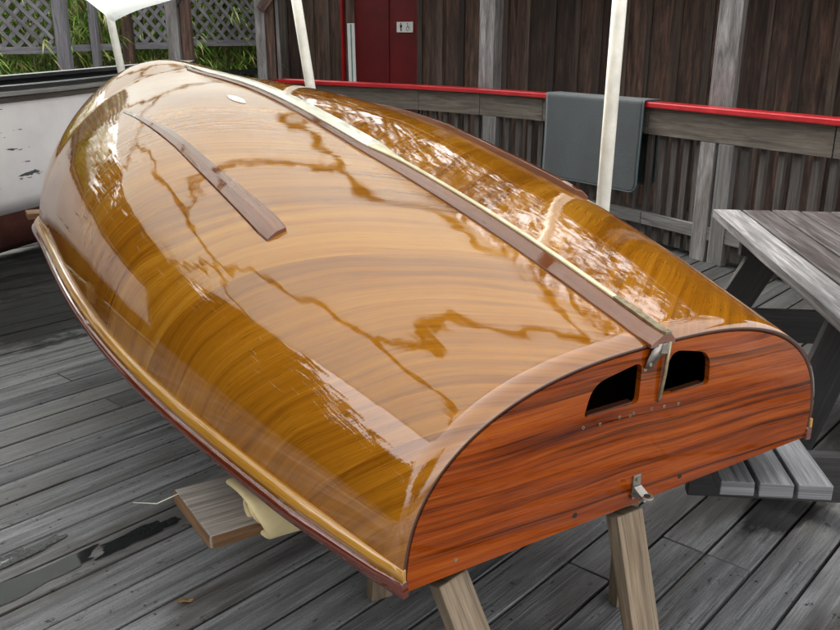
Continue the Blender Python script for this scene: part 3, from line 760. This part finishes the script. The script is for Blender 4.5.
# ------------------------------------------------------------------ canopy and its poles
G_P = 'white canopy poles'
def pole(p0, p1, r_, label):
    bm = NB(); p0, p1 = V3(p0), V3(p1); tube(bm, [V3((0, 0, 0)), (p1-p0)*.5, p1-p0], r_, 18); o = obj('canopy_pole', bm, M['pole']); o.location = p0; tag(o, label, 'pole', G_P)
pole((.815, 3.9, 0), (.850, 3.9, 2.42), .031, 'white canopy pole passing in front of the blue grey mat')
pole((-.53, 5.6, 0), (-.84, 5.6, 2.35), .031, 'leaning white canopy pole rising behind the hull beside the corner post')
pole((-2.34, 7.5, 0), (-2.64, 7.5, 2.5), .032, 'white canopy pole at the far bow with the sheet tied to it')
ck = NT('white_tarpaulin'); ck.b.inputs['Base Color'].default_value = (.86, .88, .86, 1); ck.b.inputs['Roughness'].default_value = .6
tr = ck.n('ShaderNodeBsdfTranslucent'); tr.inputs[0].default_value = (.88, .90, .87, 1); mx = ck.n('ShaderNodeMixShader'); mx.inputs[0].default_value = .58
tc = ck.n('ShaderNodeTexCoord').outputs['Object']; cf = ck.noise(ck.mapping(tc, (2, 2, 2)), 1, 4, .6); ck.bump(cf, .5, .05)
wv_ = ck.n('ShaderNodeTexNoise'); ck.l(tc, wv_.inputs['Vector']); wv_.inputs['Scale'].default_value = 2.2; wv_.inputs['Detail'].default_value = 4
vm = ck.n('ShaderNodeVectorMath', operation='MULTIPLY_ADD'); ck.l(wv_.outputs['Color'], vm.inputs[0]); vm.inputs[1].default_value = (.7, .7, .7); ck.l(tc, vm.inputs[2])
vo = ck.n('ShaderNodeTexVoronoi', feature='DISTANCE_TO_EDGE'); ck.l(vm.outputs[0], vo.inputs['Vector']); vo.inputs['Scale'].default_value = .5
veins_and_dirt = ck.ramp(vo.outputs['Distance'], [(.006, (.26, .21, .13)), (.024, (.86, .88, .86))]); ck.l(veins_and_dirt, ck.b.inputs['Base Color']); ck.l(veins_and_dirt, tr.inputs[0])  # branch-like dark veins painted into the sheet for the hull to reflect
ck.l(ck.b.outputs[0], mx.inputs[1]); ck.l(tr.outputs[0], mx.inputs[2]); ck.l(mx.outputs[0], ck.t.nodes['Material Output'].inputs['Surface'])
M['tarp'] = ck.m
# corners: tied low at the far pole, high along the rest
c00 = V3((-2.50, 7.46, 1.60)); c10 = V3((1.30, 2.75, 2.40)); c01 = V3((-4.3, 3.6, 2.60)); c11 = V3((-1.0, .7, 2.55))
bm = NB(); rows = []; N1, N2 = 48, 36
for i in range(N1+1):
    u_ = i/N1; row = []
    for j in range(N2+1):
        v_ = j/N2
        p = c00*(1-u_)*(1-v_)+c10*u_*(1-v_)+c01*(1-u_)*v_+c11*u_*v_
        p.z += .55*(math.sin(PI*min(1, v_*1.0))*.55) + .10*math.sin(PI*u_)*(1-v_) 
        p.z += .03*(1-math.exp(-v_*12))*(1-u_)**4 - .10*math.sin(PI*u_)*(1-v_)**4
        p.z += .018*math.sin(u_*19+v_*7)+.012*math.sin(v_*23-u_*11)
        row.append(p)
    rows.append(row)
grid(bm, rows); o = obj('canopy', bm, M['tarp'], smooth=True); tag(o, 'white translucent canopy sheet sagging to a corner tied at the far pole', 'canopy')
q = o.modifiers.new('t', 'SOLIDIFY'); q.thickness = .002

# ------------------------------------------------------------------ white boat on the left
ex = V3((.30, .95, 0)).normalized(); ang = math.atan2(-ex.x, ex.y)
M['rub_dark'] = plain('dark_gunwale_cap', (.018, .02, .02), .6)
wbk = NT('chipped_white_paint'); tc = wbk.n('ShaderNodeTexCoord').outputs['Object']
ch = wbk.noise(wbk.mapping(tc, (4, 3.0, 20)), 1, 5, .62); veins_and_dirt = wbk.noise(wbk.mapping(tc, (3, 3, 3)), 1, 4, .6)
c = wbk.mix(wbk.ramp(veins_and_dirt, [(.35, 0), (.7, 1)]), (.84, .80, .80), (.74, .70, .71))
c = wbk.mix(wbk.ramp(ch, [(.645, 0), (.655, 1)]), c, (.06, .06, .07))
M['white_hull'] = wbk.set(Base_Color=c, Roughness=.42)
M['antifoul'] = plain('red_brown_bottom_paint', (.10, .028, .018), .7, noise=.35)
wb = empty('white_boat', (-2.60-.42*ex.y+.28*ex.x, 5.4+.42*ex.x+.28*ex.y, 0), ang); tag(wb, 'old white painted wooden boat with chipped topsides standing upright at left', 'boat')
WL = 2.6
bm = NB(); rows = []; bot = []; capr = []
for i in range(49):
    t = -1+2*i/48; s = t*WL; bw = .42*(1-abs(t)**2.6*.9) if t > 0 else .42*(1-abs(t)**3*.35)
    zt = 1.17+.05*t*t+.03*t; row = []; r2 = []
    prof_ = [(1.0, 0), (.99, .12), (.975, .28), (.945, .48), (.895, .70), (.82, .86), (.76, .98)]
    for sx in (1,):
        for a, b in prof_: row.append((bw*a, s, zt-(zt-.38)*b))
    rows.append(row)
    zb = .47-(.0)
    bot.append([(bw*.76, s, .396), (bw*.72, s, .35), (bw*.60, s, .25), (bw*.35, s, .14), (0, s, .06), (-bw*.35, s, .14), (-bw*.60, s, .25), (-bw*.76, s, .396)])
    capr.append((bw, s, zt))
grid(bm, rows); rows2 = [[(-p[0], p[1], p[2]) for p in r_] for r_ in rows]; grid(bm, rows2)
bmesh.ops.recalc_face_normals(bm, faces=bm.faces)
o = obj('topsides', bm, [M['white_hull'], M['rub_dark']], wb, smooth=True); q = o.modifiers.new('t', 'SOLIDIFY'); q.thickness = .012; q.offset = -1; q.material_offset = 1  # inner faces darkened to give the boat a shaded inside
bm = NB(); grid(bm, bot); o = obj('bottom', bm, M['antifoul'], wb, smooth=True)
M['rub'] = wood('grey_rubbing_rail', (.14, .13, .12), (.30, .29, .28), (.48, .47, .46), across=60)
for sg in (1, -1):
    P_ = [V3((sg*p[0], p[1], p[2])) for p in capr]
    for nm, prof_, mt_ in (('gunwale_cap', [(-.06, .0), (.035, .0), (.035, .028), (-.06, .028)], M['rub_dark']), ('rubbing_rail', [(-.005, -.035), (.045, -.03), (.045, -.002), (-.005, -.002)], M['rub']), ('lower_strake', [(-.004, -.075), (.018, -.07), (.02, -.037), (-.004, -.037)], M['beamw'])):
        bm = NB(); vs, fs = grid(bm, [[p+V3((sg*a, 0, b)) for a, b in prof_] for p in P_], [[(i*.1, j*.05) for j in range(4)] for i in range(49)], closed=True)
        for f_ in bm.faces: f_.smooth = False
        bm.faces.new(vs[0]); bm.faces.new(vs[-1][::-1]); bmesh.ops.recalc_face_normals(bm, faces=bm.faces); obj(nm, bm, mt_, wb)
bm = NB(); grid(bm, [[(-.39*(1-abs(t)**3*.7), t*WL, 1.12), (.39*(1-abs(t)**3*.7), t*WL, 1.12)] for t in [-.98+1.9*i/20 for i in range(21)]]); obj('shaded_interior', bm, M['rub_dark'], wb)  # dark sheet just below the cap, coloured as the boat's shaded inside
bm = NB(); 
tt = .37*1.0
bm = NB(); tube(bm, [V3((.408, .80, 1.04)), V3((.422, .80, 1.04))], .026, 18); obj('scupper', bm, M['black'], wb)
for sy in (-1.3, 1.0):
    bm = NB(); box(bm, (0, 0, .075), (.9, .14, .15)); o = obj('keel_block', bm, M['horse'], bevel=.005); p = wb.matrix_basis @ V3((0, sy, 0)); o.location = (p.x, p.y, 0.0); o.rotation_euler = (0, 0, ang)
    tag(o, 'timber block under the %s of the white boat' % ('near end' if sy < 0 else 'far end'), 'block')
# small end plank resting by the white boat's bottom edge, behind the dinghy
bm = NB(); box(bm, (0, 0, 0), (.22, .11, .03)); o = obj('plank', bm, M['plank_end'], bevel=.003); o.location = (-1.86, 4.32, .57); o.rotation_euler = (0, .0, .5); tag(o, 'short pale board end poking out behind the dinghy next to the white boat', 'plank')
o.location.z = .645

# ------------------------------------------------------------------ lattice fence on the far left
FA, FB = V3((-5.2, 8.1, 0)), V3((-1.75, 11.9, 0))
fd = (FB-FA).normalized(); fl = (FB-FA).length; fn = V3((fd.y, -fd.x, 0)); fn = fn if fn.y < 0 else -fn
def fpx(px):   # distance along the fence seen at picture column px
    r_ = (px-420)/870.; # x = r*(y*cos+..)~ r*y
    r_ *= 1.02
    return ((FA.y*r_-FA.x)/(fd.x-r_*fd.y))
lf = empty('lattice_fence', tuple(FA)); tag(lf, 'grey wooden lattice fence in front of the bamboo at far left', 'fence'); 
def zr(d): return 1.30+.045*d*.5
def fpost(px, wv, lean=0, mat=None, front=.06):
    d = fpx(px); bm = NB(); p = fd*d+fn*front; beam(bm, p, p+fd*lean+V3((0, 0, 2.9)), wv, .1, up=(0, 1, 0), cuts=3, jitter=.002); obj('fence_post', bm, mat or M['fence'], lf, bevel=.003)
fpost(83, .13, .0); fpost(113, .07); fpost(144, .11, mat=M['siding'])
def lattice(px0, px1):
    d0, d1 = fpx(px0), fpx(px1); bm = NB(); z0 = zr((d0+d1)/2)+.04; z1 = 2.75; S = .155
    for sg, o_ in ((1, 0), (-1, .008)):
        x = d0-(z1-z0)
        while x < d1+(z1-z0):
            a = x; pts = []
            # strip from (a,z0) going up with slope sg
            if sg > 0: xa, xb = a, a+(z1-z0)
            else: xa, xb = a, a-(z1-z0)
            # clip to [d0,d1]
            def zat(xx): return z0+(xx-xa)/(xb-xa)*(z1-z0)
            lo, hi = max(min(xa, xb), d0), min(max(xa, xb), d1)
            if hi-lo > .02: 
                p, q_ = fd*lo+V3((0, 0, zat(lo)))+fn*o_, fd*hi+V3((0, 0, zat(hi)))+fn*o_
                beam(bm, p, q_, .007, .040, up=(q_-p).cross(fn))
            x += S
    obj('lattice_panel', bm, M['fence'], lf)
    bm = NB(); beam(bm, fd*d0+V3((0, 0, z0-.03))+fn*.02, fd*d1+V3((0, 0, z0-.03))+fn*.02, .05, .07); obj('fence_rail', bm, M['fence'], lf)
lattice(-20, 76); lattice(146, 186); lattice(192, 290)
d0, d1 = fpx(76), fpx(144); bm = NB(); beam(bm, fd*d0+V3((0, 0, zr(d0)+.01)), fd*d1+V3((0, 0, zr(d1)+.01)), .05, .07); obj('fence_rail', bm, M['fence'], lf)
d0, d1 = fpx(-20), fpx(300); bm = NB(); beam(bm, fd*d0+V3((0, 0, .93))-fn*.1, fd*d1+V3((0, 0, 1.08))-fn*.1, .12, .06); obj('kick_board', bm, M['rub_dark'], lf)
# near pergola post with bracket
r = empty('pergola_post', (-2.32, 8.7, 0)); tag(r, 'pale grey square post in front of the lattice, left of the corner post', 'post')
bm = NB(); beam(bm, (0, 0, 0), (-.03, 0, 1.86), .11, .12, up=(0, 1, 0), cuts=4, jitter=.002); obj('post', bm, M['post_paint'], r, bevel=.004)
bm = NB(); beam(bm, (.10, .05, 0), (.07, .05, 2.9), .09, .1, up=(0, 1, 0)); obj('backing_post', bm, M['siding'], r, bevel=.004)
bm = NB(); beam(bm, (-.03, 0, 1.75), (.32, 0, 2.35), .10, .07, up=(0, 1, 0)); obj('brace', bm, M['picnic_dark'], r, bevel=.004)

# ------------------------------------------------------------------ bamboo thicket, bank and surrounding trees
lk = NT('bamboo_leaf'); gi = lk.n('ShaderNodeNewGeometry').outputs['Random Per Island']
M['leaf'] = lk.set(Base_Color=lk.ramp(gi, [(0, (.09, .17, .025)), (.3, (.20, .42, .05)), (.65, (.40, .64, .12)), (.82, (.58, .57, .22)), (1, (.55, .40, .18))]), Roughness=.45, Subsurface_Weight=0)
M['leaf'].node_tree.nodes['Principled BSDF'].inputs['Transmission Weight'].default_value = 0
M['stalk'] = plain('bamboo_cane', (.22, .19, .09), .6, noise=.4)
rnd = random.Random(3)
bm = NB()
def blade(bm, p, d, ln, wv, droop=.3, mat=0):
    d = d.normalized(); s_ = d.cross(V3((rnd.uniform(-.3, .3), rnd.uniform(-.3, .3), 1))).normalized()*wv/2
    m_ = p+d*ln*.45+V3((0, 0, -droop*ln*.12)); e = p+d*ln+V3((0, 0, -droop*ln*.6))
    a = bm.verts.new(p); b = bm.verts.new(m_+s_); c_ = bm.verts.new(m_-s_); f_ = bm.verts.new(e)
    for q in (bm.faces.new((a, b, c_)), bm.faces.new((b, f_, c_))): q.material_index = mat
for i in range(560):
    d = rnd.uniform(-.6, fl+1.2); back = rnd.uniform(.15, 1.6); base_p = FA+fd*d-fn*back; hgt = rnd.uniform(1.4, 3.6)
    lean = V3((rnd.uniform(-.25, .25), rnd.uniform(-.25, .25), 0))
    tube(bm, [base_p, base_p+lean*.4+V3((0, 0, hgt*.5)), base_p+lean+V3((0, 0, hgt))], [.008, .007, .003], 4, False, 1)
    z = rnd.uniform(.25, .7)
    while z < hgt:
        t_ = z/hgt; c_ = base_p+lean*t_*t_+V3((0, 0, z))
        az = rnd.uniform(0, 2*PI); tw = V3((math.cos(az), math.sin(az), rnd.uniform(-.1, .5)))*rnd.uniform(.1, .25)
        tip = c_+tw
        for q in range(rnd.randint(6, 9)):
            a2 = az+rnd.uniform(-1.1, 1.1); blade(bm, tip+V3((rnd.uniform(-.05, .05), rnd.uniform(-.05, .05), rnd.uniform(-.05, .05))), V3((math.cos(a2), math.sin(a2), rnd.uniform(-.9, .5))), rnd.uniform(.11, .22), rnd.uniform(.012, .022), .5)
        z += rnd.uniform(.07, .14)
o = obj('bamboo_thicket', bm, [M['leaf'], M['stalk']]); tag(o, 'bamboo thicket with bright leaves growing behind the lattice fence', 'bamboo', kind='stuff')
# earth bank behind the bamboo
bm = NB(); rows = []
for i in range(30):
    d = -4+i*.45; p = FA+fd*d-fn*1.9
    rows.append([p+V3((0, 0, -.3)), p-fn*.3+V3((0, 0, .8+rnd.uniform(-.1, .1))), p-fn*.9+V3((0, 0, 1.7+rnd.uniform(-.15, .15))), p-fn*1.8+V3((0, 0, 2.3+rnd.uniform(-.15, .15))), p-fn*6+V3((0, 0, 2.6))])
grid(bm, rows); hk = NT('ivy_bank'); tc = hk.n('ShaderNodeTexCoord').outputs['Object']; hf = hk.noise(tc, 5, 6, .7); hk.bump(hf, .8, .1)
o = obj('bank', bm, hk.set(Base_Color=hk.ramp(hf, [(.35, (.012, .016, .006)), (.6, (.04, .055, .015)), (.75, (.09, .085, .035))]), Roughness=.9), smooth=True); tag(o, kind='structure')

tk = NT('tree_leaf'); gi = tk.n('ShaderNodeNewGeometry').outputs['Random Per Island']
M['tleaf'] = tk.set(Base_Color=tk.ramp(gi, [(0, (.012, .02, .006)), (.6, (.026, .042, .012)), (1, (.05, .07, .02))]), Roughness=.6)
M['bark'] = plain('tree_bark', (.07, .055, .04), .9, noise=.4, bump=.6)
def tree(x, y, hgt, rad, label, seed, zlo=.25, ncl=150):
    rn = random.Random(seed); r = empty('tree', (x, y, -.35)); tag(r, label, 'tree', 'trees round the yard')
    bm = NB(); tube(bm, [(0, 0, 0), (.1, .05, hgt*.3), (-.05, .1, hgt*.6), (0, 0, hgt*.85)], [.2, .16, .11, .04], 10)
    tips = []
    for q in range(9):
        a = q*2.4; z = hgt*((zlo+.05)+.06*q*(1-zlo)*1.3); e = V3((math.cos(a)*rad*.7, math.sin(a)*rad*.7, z+hgt*.18)); tube(bm, [(0, 0, z), e*.5+V3((0, 0, z*.5+.1)), e], [.07, .05, .02], 6, False); tips.append(e)
    obj('trunk', bm, M['bark'], r)
    bm = NB()
    for q in range(ncl):
        if q < 27: c_ = tips[q % 9]+V3((rn.gauss(0, .4), rn.gauss(0, .4), rn.gauss(0, .4)))
        else:
            a = rn.uniform(0, 2*PI); zz = rn.uniform(zlo, 1.05); rr = rad*math.sqrt(rn.random())*math.sin(PI*min(1, (zz-zlo+.1)/(1.2-zlo))*.9+.15); c_ = V3((math.cos(a)*rr, math.sin(a)*rr, zz*hgt))
        for z in range(40):
            p = c_+V3((rn.gauss(0, .3), rn.gauss(0, .3), rn.gauss(0, .22))); s_ = rn.uniform(.10, .19)
            d1_ = V3((rn.uniform(-1, 1), rn.uniform(-1, 1), rn.uniform(-.6, .6))).normalized(); d2_ = d1_.orthogonal().normalized()
            bm.faces.new([bm.verts.new(p+d1_*s_), bm.verts.new(p+d2_*s_*.5), bm.verts.new(p-d1_*s_), bm.verts.new(p-d2_*s_*.5)])
    obj('crown', bm, M['tleaf'], r)
for q in ((-6.4, 3.0, 5.2, 2.6, 'broad tree beyond the white boat at left', 1), (-7.4, -1.6, 4.6, 2.4, 'tree standing left of the deck behind the viewer', 2), (-8.2, 7.4, 6.5, 2.6, 'tall tree above the left end of the lattice fence', 3), (-3.6, 14.2, 5.5, 2.3, 'tree growing behind the middle of the bamboo', 4), (-2.5, -6.0, 6.0, 2.5, 'tree behind the viewer at the left', 5)):
    tree(*q)

hg = empty('blocker_hedge', (-5.2, 1.2, -.35)); tag(hg, 'unseen dark hedge along the left side of the deck beyond the white boat', 'blocker_hedge')  # added out of view to block low sky from the hull's left side
bm = NB(); rn_ = random.Random(21); rows = []
for i in range(25):
    y_ = -5.5+11*i/24; rows.append([(-.25+rn_.uniform(-.1, .1), y_, 0), (.05+rn_.uniform(-.1, .1), y_, .9), (-.1+rn_.uniform(-.1, .1), y_, 1.9), (-.5, y_, 2.5+rn_.uniform(-.15, .15)), (-1.0, y_, 1.9), (-1.0, y_, 0)])
grid(bm, rows); obj('branches', bm, M['soil'], hg)
bm = NB()
for i in range(9000):
    y_ = rn_.uniform(-5.5, 5.5); z_ = rn_.uniform(0, 2.7); p = V3((.08+rn_.gauss(0, .12)-.25*max(0, z_-1.6), y_, z_)); s_ = rn_.uniform(.05, .10)
    d1_ = V3((rn_.uniform(-1, 1), rn_.uniform(-1, 1), rn_.uniform(-1, 1))).normalized(); d2_ = d1_.orthogonal().normalized()
    bm.faces.new([bm.verts.new(p+d1_*s_), bm.verts.new(p+d2_*s_*.5), bm.verts.new(p-d1_*s_), bm.verts.new(p-d2_*s_*.5)])
obj('foliage', bm, M['tleaf'], hg)
tree(5.0, 9.6, 8.0, 4.9, 'unseen spreading tree added behind the building to break up the reflected sky', 8, .50, 210)  # added out of view: crown shades the right side, leaves sky gaps
tree(.2, 15.0, 8.5, 3.6, 'unseen tree added behind the building to cut the bright sky reflection', 12, .40, 200)  # added out of view to block sky reflected near the bow
# ------------------------------------------------------------------ little things on the deck
# puddle
bm = NB(); a0, b0_ = deckxy(-1.09, 2.17)
pk = NT('puddle_water'); M['water'] = pk.set(Base_Color=(.02, .022, .022), Roughness=.03, IOR=1.33)
tc = pk.n('ShaderNodeTexCoord').outputs['Object']; pk.bump(pk.noise(tc, 14, 3, .6), .25, .003)
def puddle(cx, cy, la, wa, seed, name_label):
    rn = random.Random(seed); a, b = deckxy(cx, cy); bm = NB(); pts = []
    ph = [rn.uniform(0, 6.28) for _ in range(6)]
    for i in range(64):
        t_ = 2*PI*i/64; r_ = 1+.13*math.sin(3*t_+ph[0])+.10*math.sin(5*t_+ph[1])+.07*math.sin(9*t_+ph[2])+.05*math.sin(15*t_+ph[3])
        pts.append(bm.verts.new((la*r_*math.copysign(abs(math.cos(t_))**.7, math.cos(t_)), wa*r_*math.copysign(abs(math.sin(t_))**.6, math.sin(t_)), 0)))
    bm.faces.new(pts)
    o = obj('puddle', bm, M['water']); o.rotation_euler = (0, 0, PI/2-DA); p = Matrix.Rotation(PI/2-DA, 4, 'Z') @ V3((a, b, .004)); o.location = p
    tag(o, kind='structure')
puddle(-1.12, 2.145, .19, .045, 1, '')
puddle(-1.24, 2.24, .16, .03, 4, '')
puddle(-.885, 2.385, .13, .035, 9, '')
# dead leaf
bm = NB(); lp = []
for i in range(9):
    t_ = i/8; wv = .011*math.sin(PI*t_)**.8; lp.append([(t_*.045-.022, -wv, .004+.006*math.sin(t_*5)), (t_*.045-.022, 0, .001+.005*math.sin(t_*5)), (t_*.045-.022, wv, .006+.006*math.sin(t_*5+1))])
grid(bm, lp); o = obj('dead_leaf', bm, plain('dry_leaf', (.34, .20, .08), .7, noise=.3), smooth=True); o.location = (-.649, 2.052, .003); o.rotation_euler = (0, 0, .5)
q = o.modifiers.new('t', 'SOLIDIFY'); q.thickness = .0006
tag(o, 'small dry brown leaf lying on the deck at lower left', 'leaf')
# thin cord from the plank end
bm = NB(); pts = [L2W(-.765, .75, .449), L2W(-.80, .76, .447), L2W(-.95, .72, .40)]
e_ = L2W(-.765, .745, .451)
tube(bm, [(0, 0, 0), (-.05, -.012, -.02), (-.115, .01, -.03)], .0011, 6); o = obj('string', bm, M['gasket']); o.location = e_; tag(o, 'thin pale string sticking out from the end of the plank', 'string')
